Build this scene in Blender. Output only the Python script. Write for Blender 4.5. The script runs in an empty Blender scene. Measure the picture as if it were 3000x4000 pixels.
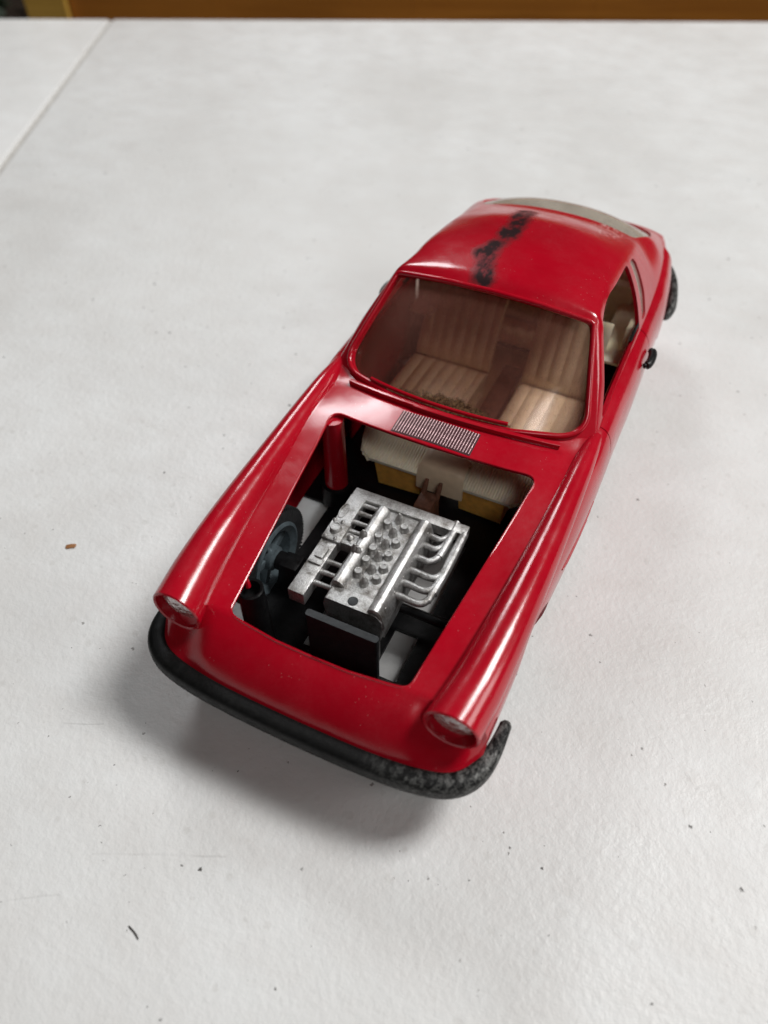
import bpy, bmesh, math, random
import numpy as np
from mathutils import Vector, Matrix

# ------------------------------------------------------------------ camera, world, lights
S = 0.00062                      # one modelling unit in metres (toy about 19 cm long)
G = -46.0                        # table surface in modelling units
scene = bpy.context.scene
COL = scene.collection
rng = random.Random(7)

CAM_F, CAM_YAW, CAM_PITCH, CAM_ROLL = 3003.8, -0.442594, 0.8540, -0.001
CAM_POS = np.array([68.52, -97.19, 195.97])
def cam_axes():
    cy, sy, cp, sp = math.cos(CAM_YAW), math.sin(CAM_YAW), math.cos(CAM_PITCH), math.sin(CAM_PITCH)
    f0 = Vector((sy, cy, 0)); fw = f0 * cp + Vector((0, 0, -sp))
    rt = f0.cross(Vector((0, 0, 1))).normalized(); up = rt.cross(fw)
    cr, sr = math.cos(CAM_ROLL), math.sin(CAM_ROLL)
    return rt * cr + up * sr, up * cr - rt * sr, fw
RT, UP, FW = cam_axes()
cam = bpy.data.cameras.new('camera'); camo = bpy.data.objects.new('camera', cam); COL.objects.link(camo)
m = Matrix((RT, UP, -FW)).transposed().to_4x4(); m.translation = Vector(CAM_POS * S); camo.matrix_world = m
cam.sensor_fit = 'VERTICAL'; cam.lens = 5.6; cam.sensor_height = 5.6 * 4000 / CAM_F; cam.sensor_width = cam.sensor_height * .75
cam.clip_start = 0.005; cam.clip_end = 60
cam.dof.use_dof = True; cam.dof.focus_distance = 262 * S; cam.dof.aperture_fstop = 2.6
scene.camera = camo

w = bpy.data.worlds.new('World'); scene.world = w; w.use_nodes = True
w.node_tree.nodes['Background'].inputs[0].default_value = (0.62, 0.46, 0.36, 1)
w.node_tree.nodes['Background'].inputs[1].default_value = 0.032
def area(name, loc, target, sx, sy, power, col):
    l = bpy.data.lights.new(name, 'AREA'); l.shape = 'RECTANGLE'; l.size = sx; l.size_y = sy; l.energy = power; l.color = col
    o = bpy.data.objects.new(name, l); COL.objects.link(o); o.location = loc
    o.rotation_euler = (Vector(target) - Vector(loc)).to_track_quat('-Z', 'Y').to_euler()
    return o
CENT = (0, 80 * S, 0)
area('window_back_right', (0.82, 0.74, 1.66), CENT, 0.50, 0.60, 33, (1, 0.995, 0.985))
area('window_back_left', (-0.92, 1.20, 1.18), CENT, 0.42, 0.42, 8, (0.95, 0.98, 1))
area('window_right', (1.55, 0.45, 0.95), CENT, 0.5, 0.6, 6, (1, 0.99, 0.97))
area('dash_fill', (0.62, -0.86, 1.45), (0.0, 0.06, 0), 0.36, 0.30, 4.6, (1, 0.995, 0.985))  # added fill lamp that brightens the dashboard from the front
vs = scene.view_settings
vs.view_transform = 'Standard'; vs.look = 'None'; vs.exposure = 0.08; vs.gamma = 1.0; vs.use_curve_mapping = False
scene.cycles.max_bounces = 10; scene.cycles.transparent_max_bounces = 16
scene.cycles.use_denoising = True

# ------------------------------------------------------------------ helpers
def pchip(xs, ys):
    xs = np.array(xs, float); ys = np.array(ys, float)
    h = np.diff(xs); d = np.diff(ys) / h; mm = np.zeros(len(xs)); mm[0], mm[-1] = d[0], d[-1]
    for i in range(1, len(xs) - 1):
        if d[i-1] * d[i] > 0:
            w1, w2 = 2*h[i]+h[i-1], h[i]+2*h[i-1]; mm[i] = (w1+w2) / (w1/d[i-1] + w2/d[i])
    def f(x):
        x = np.asarray(x, float); i = np.clip(np.searchsorted(xs, x) - 1, 0, len(h) - 1)
        t = np.clip((x - xs[i]) / h[i], 0, 1)
        return ((2*t**3-3*t**2+1)*ys[i] + (t**3-2*t**2+t)*h[i]*mm[i] + (-2*t**3+3*t**2)*ys[i+1] + (t**3-t**2)*h[i]*mm[i+1])
    return f
def catmull(P, n):
    P = [np.array(p, float) for p in P]; Q = [2*P[0]-P[1]] + P + [2*P[-1]-P[-2]]; out = []
    for i in range(1, len(Q) - 2):
        for k in range(n):
            t = k / n; a, b, c, d = Q[i-1:i+3]
            out.append(.5 * ((2*b) + (c-a)*t + (2*a-5*b+4*c-d)*t*t + (3*b-a-3*c+d)*t**3))
    out.append(P[-1]); return np.array(out)
def sstep(a, b, x):
    t = np.clip((np.asarray(x, float) - a) / (b - a), 0, 1); return t*t*(3-2*t)

def link(name, me, mat, parent=None, loc=None):
    o = bpy.data.objects.new(name, me); COL.objects.link(o)
    if mat and not me.materials: me.materials.append(mat)
    if parent:
        o.parent = parent
        o.location = Vector(loc or (0, 0, 0)) * S - ABS[parent.name]
        ABS[o.name] = Vector(loc or (0, 0, 0)) * S
    else:
        o.location = Vector(loc or (0, 0, 0)) * S; ABS[o.name] = o.location.copy()
    return o
ABS = {}
def empty(name, loc):
    o = bpy.data.objects.new(name, None); COL.objects.link(o); o.location = Vector(loc) * S; ABS[o.name] = o.location.copy()
    o.empty_display_size = 0.01
    return o
def tag(o, label=None, cat=None, group=None, kind=None):
    for k, v in (('label', label), ('category', cat), ('group', group), ('kind', kind)):
        if v: o[k] = v
    return o
def mesh_data(name, V, F, angle=35, attrs=None):
    me = bpy.data.meshes.new(name)
    me.from_pydata([tuple(np.asarray(v) * S) for v in V], [], [tuple(int(i) for i in f) for f in F])
    me.validate(); me.update()
    me.polygons.foreach_set('use_smooth', [True] * len(me.polygons))
    if angle is not None and angle < 180: me.set_sharp_from_angle(angle=math.radians(angle))
    for k, vals in (attrs or {}).items():
        a = me.attributes.new(k, 'FLOAT', 'POINT')
        if len(vals) == len(me.vertices): a.data.foreach_set('value', np.asarray(vals, np.float32))
    return me
def mesh(name, V, F, mat, parent=None, loc=None, angle=35, attrs=None):
    return link(name, mesh_data(name, V, F, angle, attrs), mat, parent, loc)

class MB:
    """collects primitives into one mesh"""
    def __init__(s): s.V = []; s.F = []
    def add(s, V, F):
        n = len(s.V); s.V += [tuple(v) for v in V]; s.F += [tuple(i + n for i in f) for f in F]; return s
    def box(s, lo, hi, bev=0.0, rot=None, taper=None):
        bm = bmesh.new(); bmesh.ops.create_cube(bm, size=1)
        lo, hi = np.array(lo, float), np.array(hi, float); c, d = (lo+hi)/2, hi-lo
        for v in bm.verts:
            p = np.array(v.co) * d
            if taper and v.co.z > 0: p[0] *= taper[0]; p[1] *= taper[1]
            v.co = p
        if bev: bmesh.ops.bevel(bm, geom=bm.edges[:] , offset=bev, segments=2, profile=.6, affect='EDGES')
        for v in bm.verts:
            p = v.co.copy()
            if rot: p = rot @ p
            v.co = p + Vector(c)
        bm.verts.index_update()
        s.add([v.co[:] for v in bm.verts], [[v.index for v in f.verts] for f in bm.faces]); bm.free(); return s
    def tube(s, path, rad, n=16, caps=True, sec=None, up=(0, 0, 1)):
        P = np.array(path, float); m_ = len(P)
        R_ = np.broadcast_to(np.asarray(rad, float), (m_,)) if np.ndim(rad) <= 1 else rad
        T = np.gradient(P, axis=0); T /= np.linalg.norm(T, axis=1)[:, None] + 1e-12
        V, F = [], []; u = np.array(up, float)
        for i in range(m_):
            a = np.cross(T[i], u)
            if np.linalg.norm(a) < 1e-3: a = np.cross(T[i], (1, 0, 0))
            a /= np.linalg.norm(a); b = np.cross(a, T[i])
            for k in range(n):
                t = 2*math.pi*k/n
                ca, sa = (math.cos(t), math.sin(t)) if sec is None else sec(t)
                V.append(P[i] + R_[i] * (ca * a + sa * b))
        for i in range(m_ - 1):
            for k in range(n):
                F.append((i*n+k, i*n+(k+1) % n, (i+1)*n+(k+1) % n, (i+1)*n+k))
        if caps: F.append(tuple(range(n))[::-1]); F.append(tuple((m_-1)*n+k for k in range(n)))
        return s.add(V, F)
    def lathe(s, prof, n=32, axis='z', at=(0, 0, 0), close=False):
        V, F = [], []
        for r, h in prof:
            for k in range(n):
                t = 2*math.pi*k/n; c, d = r*math.cos(t), r*math.sin(t)
                p = {'z': (c, d, h), 'x': (h, c, d), 'y': (c, h, d)}[axis]
                V.append(np.array(p) + np.array(at))
        m_ = len(prof)
        for i in range(m_ if close else m_ - 1):
            j = (i + 1) % m_
            for k in range(n): F.append((i*n+k, i*n+(k+1) % n, j*n+(k+1) % n, j*n+k))
        if not close:
            F.append(tuple(range(n))[::-1]); F.append(tuple((m_-1)*n+k for k in range(n)))
        return s.add(V, F)
    def prism(s, poly, z0, z1):
        n = len(poly); V = [(p[0], p[1], z0) for p in poly] + [(p[0], p[1], z1) for p in poly]
        F = [tuple(range(n))[::-1], tuple(range(n, 2*n))] + [(i, (i+1) % n, n+(i+1) % n, n+i) for i in range(n)]
        return s.add(V, F)
    def build(s, name, mat, parent=None, loc=None, angle=35):
        return mesh(name, s.V, s.F, mat, parent, loc, angle)

def grid_faces(r, c, off=0):
    return [(off+i*c+j, off+i*c+j+1, off+(i+1)*c+j+1, off+(i+1)*c+j) for i in range(r-1) for j in range(c-1)]
def clip(V, F, val, attrs=None):
    """keep the side where val >= 0, cutting faces exactly on the zero line"""
    V = [np.array(v) for v in V]; val = list(val); A = {k: list(a) for k, a in (attrs or {}).items()}; cache = {}
    nf = []
    for f in F:
        s_ = [val[i] >= 0 for i in f]
        if all(s_): nf.append(tuple(f)); continue
        if not any(s_): continue
        out = []
        for a in range(len(f)):
            i, j = f[a], f[(a+1) % len(f)]
            if s_[a]: out.append(i)
            if s_[a] != s_[(a+1) % len(f)]:
                k = (min(i, j), max(i, j))
                if k not in cache:
                    t = val[i] / (val[i] - val[j]); t = min(max(t, .02), .98)
                    V.append(V[i] + (V[j]-V[i]) * t); val.append(0.0); cache[k] = len(V) - 1
                    for n_ in A: A[n_].append(A[n_][i] + (A[n_][j]-A[n_][i]) * t)
                out.append(cache[k])
        if len(out) >= 3: nf.append(tuple(out))
    used = sorted({i for f in nf for i in f}); mp = {u: n for n, u in enumerate(used)}
    return (np.array([V[i] for i in used]), [tuple(mp[i] for i in f) for f in nf],
            np.array([val[i] for i in used]), {k: np.array([a[i] for i in used]) for k, a in A.items()})
def mirror_x(V, F, attrs=None):
    V = np.asarray(V); n = len(V); on = np.abs(V[:, 0]) < 1e-4; mp = np.zeros(n, int); V2 = list(V); A = {k: list(a) for k, a in (attrs or {}).items()}
    for i in range(n):
        if on[i]: mp[i] = i
        else:
            mp[i] = len(V2); V2.append(V[i] * (-1, 1, 1))
            for k in A: A[k].append(A[k][i])
    return np.array(V2), list(F) + [tuple(mp[i] for i in f)[::-1] for f in F], A
def vnormals(V, F):
    V = np.asarray(V, float); N = np.zeros_like(V); by = {}
    for f in F: by.setdefault(len(f), []).append(f)
    for n, fs in by.items():
        I = np.array(fs); p = V[I]; nn = np.zeros((len(I), 3))
        for k in range(1, n-1): nn += np.cross(p[:, k]-p[:, 0], p[:, k+1]-p[:, 0])
        for k in range(n): np.add.at(N, I[:, k], nn)
    return N / (np.linalg.norm(N, axis=1)[:, None] + 1e-12)
def thicken(V, F, th, attrs=None, bev=0.0):
    """give an open sheet thickness on the side away from its normals; the rim gets a small chamfer"""
    V = np.asarray(V); N = vnormals(V, F); n = len(V)
    cnt = {}
    for f in F:
        for a in range(len(f)):
            i, j = f[a], f[(a+1) % len(f)]; cnt.setdefault((min(i, j), max(i, j)), []).append((i, j))
    V2 = list(V) + list(V - N*th); F2 = list(F) + [tuple(i+n for i in f)[::-1] for f in F]
    for k, l in cnt.items():
        if len(l) == 1: i, j = l[0]; F2.append((j, i, i+n, j+n))
    A = {k: list(a) + list(a) for k, a in (attrs or {}).items()}
    return np.array(V2), F2, A
def outline_sdf(poly, P):
    """signed distance to a closed polyline, positive outside"""
    A = np.array(poly, float); B = np.roll(A, -1, axis=0); P = np.asarray(P, float)
    d = np.full(len(P), 1e9); ins = np.zeros(len(P), bool)
    for a, b in zip(A, B):
        e = b - a; wv = P - a; t = np.clip((wv @ e) / (e @ e + 1e-12), 0, 1)
        d = np.minimum(d, np.linalg.norm(wv - t[:, None]*e, axis=1))
        c = ((a[1] > P[:, 1]) != (b[1] > P[:, 1]))
        with np.errstate(divide='ignore', invalid='ignore'):
            xx = (b[0]-a[0]) * (P[:, 1]-a[1]) / (b[1]-a[1] + 1e-15) + a[0]
        ins ^= c & (P[:, 0] < xx)
    return np.where(ins, -d, d)
def round_poly(pts, rads, n=8):
    out = []; N_ = len(pts)
    for i in range(N_):
        p0, p, p1 = [np.array(pts[k % N_], float) for k in (i-1, i, i+1)]
        r = rads[i] if np.ndim(rads) else rads
        u, v = (p0-p)/np.linalg.norm(p0-p), (p1-p)/np.linalg.norm(p1-p)
        if r <= 0: out.append(p); continue
        ang = math.acos(np.clip(u@v, -1, 1)); l = min(r / math.tan(ang/2), .48*np.linalg.norm(p0-p), .48*np.linalg.norm(p1-p))
        a, b = p+u*l, p+v*l
        for k in range(n+1):
            t = k/n; out.append((1-t)**2*a + 2*t*(1-t)*p + t*t*b)
    return np.array(out)

# ------------------------------------------------------------------ materials
class NT:
    def __init__(s, name):
        s.m = bpy.data.materials.new(name); s.m.use_nodes = True; s.t = s.m.node_tree; s.n = s.t.nodes; s.l = s.t.links
        s.p = s.n['Principled BSDF']; s.out = s.n['Material Output']
    def node(s, typ, **k):
        nd = s.n.new(typ)
        for a, v in k.items():
            if a.startswith('i_'): s.set(nd, a[2:], v)
            else: setattr(nd, a, v)
        return nd
    def set(s, nd, key, v):
        sk = nd.inputs[int(key)] if key.isdigit() else nd.inputs[key.replace('_', ' ')]
        if isinstance(v, bpy.types.NodeSocket): s.l.new(v, sk)
        else: sk.default_value = v
    def co(s, scale=1.0, world=False):
        tc = s.node('ShaderNodeTexCoord')
        mp = s.node('ShaderNodeMapping'); s.l.new(tc.outputs['Object'], mp.inputs[0])
        sc = (scale,)*3 if np.ndim(scale) == 0 else scale
        mp.inputs['Scale'].default_value = [c / S for c in sc]; return mp.outputs[0]
    def noise(s, scale, detail=3, rough=.55, co=None, dist=0):
        nd = s.node('ShaderNodeTexNoise'); s.l.new(co or s.co(), nd.inputs['Vector'])
        nd.inputs['Scale'].default_value = scale; nd.inputs['Detail'].default_value = detail; nd.inputs['Roughness'].default_value = rough; nd.inputs['Distortion'].default_value = dist
        return nd.outputs['Fac']
    def ramp(s, f, *stops):
        r = s.node('ShaderNodeValToRGB'); s.l.new(f, r.inputs[0]); e = r.color_ramp.elements
        while len(e) < len(stops): e.new(.5)
        for el, (p, c) in zip(e, stops): el.position = p; el.color = (*c, 1) if np.ndim(c) else (c, c, c, 1)
        return r.outputs[0]
    def mix(s, f, a, b):
        nd = s.node('ShaderNodeMix', data_type='RGBA')
        for i, v in ((0, f), (6, a), (7, b)):
            if isinstance(v, bpy.types.NodeSocket): s.l.new(v, nd.inputs[i])
            else: nd.inputs[i].default_value = v if i == 0 else (*v, 1)
        return nd.outputs[2]
    def math(s, op, a, b=0.0, c=None, clamp=False):
        nd = s.node('ShaderNodeMath', operation=op, use_clamp=clamp)
        for i, v in enumerate((a, b) if c is None else (a, b, c)):
            if isinstance(v, bpy.types.NodeSocket): s.l.new(v, nd.inputs[i])
            else: nd.inputs[i].default_value = v
        return nd.outputs[0]
    def attr(s, name):
        return s.node('ShaderNodeAttribute', attribute_name=name).outputs['Fac']
    def bump(s, h, strength, dist):
        b = s.node('ShaderNodeBump'); b.inputs['Strength'].default_value = strength; b.inputs['Distance'].default_value = dist * S
        s.l.new(h, b.inputs['Height']); s.l.new(b.outputs[0], s.p.inputs['Normal']); return b
    def bsdf(s, **k):
        for a, v in k.items(): s.set(s.p, a, v)
        return s.m

def simple(name, col, rough=.5, metal=0.0, spec=.5, var=.06, bumpy=0.0, bscale=.6, **k):
    t = NT(name); n1 = t.noise(.35, 4)
    dark = tuple(c * (1-var*2.2) for c in col); lite = tuple(min(1, c*(1+var)) for c in col)
    t.bsdf(Base_Color=t.ramp(n1, (.3, dark), (.7, lite)), Metallic=metal,
           Roughness=t.ramp(t.noise(.8, 5), (.3, max(0, rough-.07)), (.75, min(1, rough+.09))))
    t.p.inputs['Specular IOR Level'].default_value = spec
    if bumpy: t.bump(t.noise(bscale, 4), bumpy, 1.0)
    for a, v in k.items(): t.set(t.p, a, v)
    return t.m

def red_material(name, roof=False):
    t = NT(name)
    base = t.ramp(t.noise(.03, 3), (.3, (.34, .0016, .010)), (.7, (.41, .0020, .013)))
    dustn = t.math('MULTIPLY', t.ramp(t.noise(.05, 6, .7), (.42, 0.0), (.75, 1.0)), t.ramp(t.noise(.9, 5, .7), (.35, .2), (.7, 1.0)))
    col = t.mix(t.math('MULTIPLY', dustn, .05), base, (.50, .30, .34))
    # fine pale specks of dust
    v = t.node('ShaderNodeTexVoronoi'); t.l.new(t.co(), v.inputs['Vector']); v.inputs['Scale'].default_value = .55
    sp = t.math('MULTIPLY', t.math('LESS_THAN', v.outputs['Distance'], .075), t.math('GREATER_THAN', t.noise(.06, 3), .52))
    col = t.mix(t.math('MULTIPLY', sp, .32), col, (.6, .42, .42))
    rough = t.math('ADD', t.ramp(t.noise(.045, 5, .65), (.35, .09), (.7, .21)), t.math('MULTIPLY', t.noise(.7, 5, .7), .08))
    if roof:
        d = t.attr('stripe')
        nd = t.math('ADD', d, t.math('MULTIPLY', t.math('SUBTRACT', t.noise(.085, 6, .66), .5), 9.0))
        edge = t.ramp(t.math('MULTIPLY_ADD', nd, -.09, .5), (.40, 0.0), (.70, 1.0))
        holes = t.ramp(t.noise(.22, 5, .65, t.co((1, .5, 1))), (.33, .45), (.52, 1.0))
        msk = t.math('MULTIPLY', edge, holes)
        col = t.mix(t.math('MULTIPLY', msk, .97), col, (.006, .005, .006))
        rough = t.math('MULTIPLY_ADD', msk, .30, rough); specr = t.math('MULTIPLY_ADD', msk, -.42, .55)
        sc = t.math('MULTIPLY', t.attr('scuff'), t.ramp(t.noise(.55, 5, .7), (.52, 0.0), (.60, 1.0)))
        col = t.mix(t.math('MULTIPLY', sc, .75), col, (.62, .45, .42))
    t.bsdf(Base_Color=col, Roughness=rough, IOR=1.5)
    t.set(t.p, 'Specular IOR Level', specr if roof else .55)
    h = t.math('ADD', t.noise(.06, 2), t.math('MULTIPLY', t.noise(1.4, 4, .7), .05))
    t.bump(h, .25, 1.0)
    return t.m
M = {}
M['red'] = red_material('red_plastic'); M['roof'] = red_material('red_plastic_worn', True)
M['black'] = simple('black_plastic', (.006, .006, .0065), .38, spec=.22, var=.2, bumpy=.12)
M['rubber'] = simple('black_rubber', (.018, .018, .019), .62, spec=.35, var=.25, bumpy=.3)
M['rim'] = simple('blue_grey_rim', (.11, .14, .155), .36, metal=.35, var=.15, bumpy=.1)
M['radiator'] = simple('black_radiator', (.014, .016, .018), .42, var=.2, bumpy=.1)
M['ivory'] = simple('ivory_plastic', (.86, .78, .60), .45, var=.03, Subsurface_Weight=.25, Subsurface_Scale=2*S)
M['ivory'].node_tree.nodes['Principled BSDF'].inputs['Subsurface Radius'].default_value = (1, .6, .3)
M['amber'] = simple('amber_plastic', (.92, .47, .10), .42, var=.1, Subsurface_Weight=.35, Subsurface_Scale=3*S)
M['amber'].node_tree.nodes['Principled BSDF'].inputs['Subsurface Radius'].default_value = (1, .5, .15)
M['tan'] = simple('tan_plastic', (.76, .60, .42), .42, var=.04)
M['brown'] = simple('brown_plastic', (.20, .085, .05), .55, var=.2, bumpy=.2)

def silver_material():
    t = NT('silver_paint'); n = t.noise(.16, 6, .7)
    grime = t.ramp(n, (.34, 1.0), (.54, 0.0))
    fine = t.noise(2.2, 3, .8)
    col = t.mix(grime, t.ramp(fine, (.3, (.36, .355, .35)), (.7, (.64, .635, .625))), (.15, .135, .12))
    t.bsdf(Base_Color=col, Metallic=.82, Roughness=t.ramp(n, (.3, .5), (.6, .30)))
    t.bump(t.math('ADD', fine, t.math('MULTIPLY', n, 1.5)), .32, .5); return t.m
M['silver'] = silver_material()
def bumper_material():
    t = NT('worn_black_bumper')
    tc = t.node('ShaderNodeTexCoord'); sx = t.node('ShaderNodeSeparateXYZ'); t.l.new(tc.outputs['Object'], sx.inputs[0])
    right = t.node('ShaderNodeMapRange'); t.l.new(sx.outputs['X'], right.inputs[0])
    for i, v in ((1, 22*S), (2, 54*S), (3, 0.0), (4, 1.0)): right.inputs[i].default_value = v
    streak = t.noise(.55, 8, .80, t.co((1.0, .6, 1.6)), .2)
    wear = t.math('MULTIPLY', t.ramp(streak, (.46, 0.0), (.72, .8)), t.math('MULTIPLY_ADD', right.outputs[0], .85, .02))
    t.bsdf(Base_Color=t.mix(wear, (.004, .004, .004), (.36, .36, .345)), Metallic=t.math('MULTIPLY', wear, .75),
           Roughness=t.ramp(t.noise(.5, 5), (.3, .38), (.7, .56)))
    t.p.inputs['Specular IOR Level'].default_value = .14
    t.bump(t.noise(.7, 5, .7), .22, .8); return t.m
M['bumper'] = bumper_material()
def glass_material(name, tint, dust, dustcol, dirt=False, base_rough=.06):
    t = NT(name); t.n.remove(t.p)
    tr = t.node('ShaderNodeBsdfTransparent'); tr.inputs[0].default_value = (*tint, 1)
    gl = t.node('ShaderNodeBsdfGlossy'); gl.inputs['Roughness'].default_value = base_rough
    fr = t.node('ShaderNodeFresnel'); fr.inputs[0].default_value = 1.35
    df = t.node('ShaderNodeBsdfDiffuse')
    n1 = t.noise(.05, 6, .65); n2 = t.noise(1.3, 4, .7, t.co((1, .35, .35)))
    amt = t.math('MULTIPLY', t.ramp(n1, (.3, .4), (.7, 1.0)), t.math('MULTIPLY', t.ramp(n2, (.3, .7), (.7, 1.1)), dust))
    v = t.node('ShaderNodeTexVoronoi'); t.l.new(t.co(), v.inputs['Vector']); v.inputs['Scale'].default_value = .5
    sp = t.math('MULTIPLY', t.math('LESS_THAN', v.outputs['Distance'], .07), .55)
    scr = t.ramp(t.math('ABSOLUTE', t.math('SUBTRACT', t.noise(.09, 2, .5, t.co((1.6, .5, .5)), 2.0), .5)), (0.0, .14), (.004, 0.0))
    if dirt: scr = t.math('MULTIPLY_ADD', t.math('MULTIPLY', t.attr('haze'), t.ramp(n1, (.3, .5), (.7, 1.0))), .40, scr)
    amt = t.math('ADD', amt, t.math('ADD', sp, scr), clamp=True)
    dcol = dustcol
    t.l.new(t.mix(0.0, dustcol, dustcol), df.inputs[0])
    m1 = t.node('ShaderNodeMixShader'); t.l.new(fr.outputs[0], m1.inputs[0]); t.l.new(tr.outputs[0], m1.inputs[1]); t.l.new(gl.outputs[0], m1.inputs[2])
    tl = t.node('ShaderNodeBsdfTranslucent'); t.l.new(t.mix(0.0, dustcol, dustcol), tl.inputs[0]); md = t.node('ShaderNodeMixShader'); md.inputs[0].default_value = .08; t.l.new(df.outputs[0], md.inputs[1]); t.l.new(tl.outputs[0], md.inputs[2])
    m2 = t.node('ShaderNodeMixShader'); t.l.new(amt, m2.inputs[0]); t.l.new(m1.outputs[0], m2.inputs[1]); t.l.new(md.outputs[0], m2.inputs[2])
    last = m2
    if dirt:
        dn = t.math('ADD', t.attr('dirt'), t.math('MULTIPLY', t.math('SUBTRACT', t.noise(.16, 9, .78), .5), 11.0))
        dm = t.ramp(t.math('MULTIPLY_ADD', dn, -.12, .5), (.46, 0.0), (.66, .88))
        d2 = t.node('ShaderNodeBsdfDiffuse'); t.l.new(t.ramp(t.noise(.9, 5, .7), (.35, (.022, .010, .006)), (.68, (.20, .115, .06))), d2.inputs[0])
        m3 = t.node('ShaderNodeMixShader'); t.l.new(dm, m3.inputs[0]); t.l.new(m2.outputs[0], m3.inputs[1]); t.l.new(d2.outputs[0], m3.inputs[2]); last = m3
    t.l.new(last.outputs[0], t.out.inputs[0]); return t.m
M['screen'] = glass_material('smoky_windscreen', (.90, .785, .72), .27, (.27, .115, .09), True, .10)
M['rearglass'] = glass_material('dusty_rear_glass', (.95, .93, .89), .34, (.66, .60, .53))
def lens_material():
    t = NT('dull_red_lens')
    v = t.node('ShaderNodeTexVoronoi', feature='DISTANCE_TO_EDGE'); t.l.new(t.co(), v.inputs['Vector']); v.inputs['Scale'].default_value = .32
    cr = t.ramp(v.outputs[0], (0.0, (.42, .24, .22)), (.10, (.19, .055, .05)))
    t.bsdf(Base_Color=t.mix(t.ramp(t.noise(.5, 5, .7), (.4, 0.0), (.75, .5)), cr, (.36, .22, .20)), Roughness=.24, IOR=1.4)
    t.p.inputs['Transmission Weight'].default_value = .35; t.p.inputs['Specular IOR Level'].default_value = .4
    t.bump(t.math('ADD', v.outputs[0], t.math('MULTIPLY', t.noise(.5, 4), .8)), .5, 1.0); return t.m
M['lens'] = lens_material()
SCRATCHES = [(-79.0, -38.0, -66.6, -32.7, .4, .3), (-43.0, -67.5, -6.0, -51.0, .5, .22), (-57.0, -88.0, -44.0, -80.5, .5, .16), (92.0, 52.0, 118.0, 30.0, .35, .18)]
def tile_material():
    t = NT('white_tile')
    big = t.noise(.006, 4, .6); mid = t.noise(.05, 6, .65, t.co((1, 1.5, 1)))
    col = t.mix(t.ramp(big, (.35, 0.0), (.7, 1.0)), (.62, .615, .60), (.735, .74, .735))
    col = t.mix(t.ramp(mid, (.38, 0.0), (.72, .48)), col, (.60, .58, .56))
    # small dark pits and pale rings scattered in the glaze
    def specks(scale, thr, keep, seed, c, amt, col):
        v = t.node('ShaderNodeTexVoronoi'); mp = t.co(); ad = t.node('ShaderNodeVectorMath', operation='ADD'); t.l.new(mp, ad.inputs[0]); ad.inputs[1].default_value = (seed*13.7, seed*5.1, 0)
        nz = t.node('ShaderNodeTexNoise'); t.l.new(mp, nz.inputs['Vector']); nz.inputs['Scale'].default_value = 1.2
        wob = t.node('ShaderNodeMix', data_type='VECTOR'); wob.inputs[0].default_value = .35
        ad2 = t.node('ShaderNodeVectorMath', operation='MULTIPLY_ADD'); t.l.new(nz.outputs['Color'], ad2.inputs[0]); ad2.inputs[1].default_value = (1.6, 1.6, 0); t.l.new(ad.outputs[0], ad2.inputs[2])
        t.l.new(ad2.outputs[0], v.inputs['Vector']); v.inputs['Scale'].default_value = scale
        sx = t.node('ShaderNodeSeparateColor'); t.l.new(v.outputs['Color'], sx.inputs[0])
        keepm = t.math('LESS_THAN', sx.outputs[0], keep)
        size = t.math('MULTIPLY_ADD', sx.outputs[1], thr*.9, thr*.35)
        near = t.math('SUBTRACT', 1.0, t.math('DIVIDE', v.outputs['Distance'], size), clamp=True)
        msk = t.math('MULTIPLY', t.math('MULTIPLY', t.ramp(near, (.05, 0.0), (.5, 1.0)), keepm), amt)
        return t.mix(msk, col, c)
    col = specks(.085, .065, .85, 1, (.06, .055, .05), .95, col)
    col = specks(.12, .075, .6, 2, (.15, .14, .13), .75, col)
    col = specks(.24, .075, .6, 4, (.10, .095, .09), .8, col)
    col = specks(.16, .26, .45, 3, (.56, .55, .53), .45, col)
    # hairline scratches: thin straight marks at fixed places on the tile
    tc = t.node('ShaderNodeTexCoord'); sx = t.node('ShaderNodeSeparateXYZ'); t.l.new(tc.outputs['Object'], sx.inputs[0])
    X, Y = t.math('DIVIDE', sx.outputs[0], S), t.math('DIVIDE', sx.outputs[1], S)
    wig = t.math('MULTIPLY', t.math('SUBTRACT', t.noise(.05, 3), .5), 2.0)
    for (ax, ay, bx, by, wd, am) in SCRATCHES:
        L2 = math.hypot(bx-ax, by-ay); ux, uy = (bx-ax)/L2, (by-ay)/L2
        dx, dy = t.math('SUBTRACT', X, ax), t.math('SUBTRACT', Y, ay)
        al = t.math('ADD', t.math('MULTIPLY', dx, ux), t.math('MULTIPLY', dy, uy)); ac = t.math('ADD', t.math('SUBTRACT', t.math('MULTIPLY', dy, ux), t.math('MULTIPLY', dx, uy)), wig)
        inside = t.math('MULTIPLY', t.math('GREATER_THAN', al, 0.0), t.math('LESS_THAN', al, L2))
        msk = t.math('MULTIPLY', inside, t.math('SUBTRACT', 1.0, t.math('DIVIDE', t.math('ABSOLUTE', ac), wd), clamp=True))
        col = t.mix(t.math('MULTIPLY', t.math('MULTIPLY', msk, t.ramp(t.noise(.12, 4), (.35, .3), (.6, 1.0))), am), col, (.22, .21, .20))
    t.bsdf(Base_Color=col, Roughness=t.ramp(t.noise(.05, 5), (.3, .38), (.7, .55)))
    t.p.inputs['Specular IOR Level'].default_value = .4
    peel = t.math('ADD', t.math('MULTIPLY', t.noise(.28, 2, .5), .8), t.math('MULTIPLY', t.noise(.62, 3, .6), .8))
    t.bump(peel, .27, 1.0); return t.m
M['tile'] = tile_material()
M['grout'] = simple('grout', (.50, .48, .45), .8, var=.15, bumpy=.4)
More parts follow.
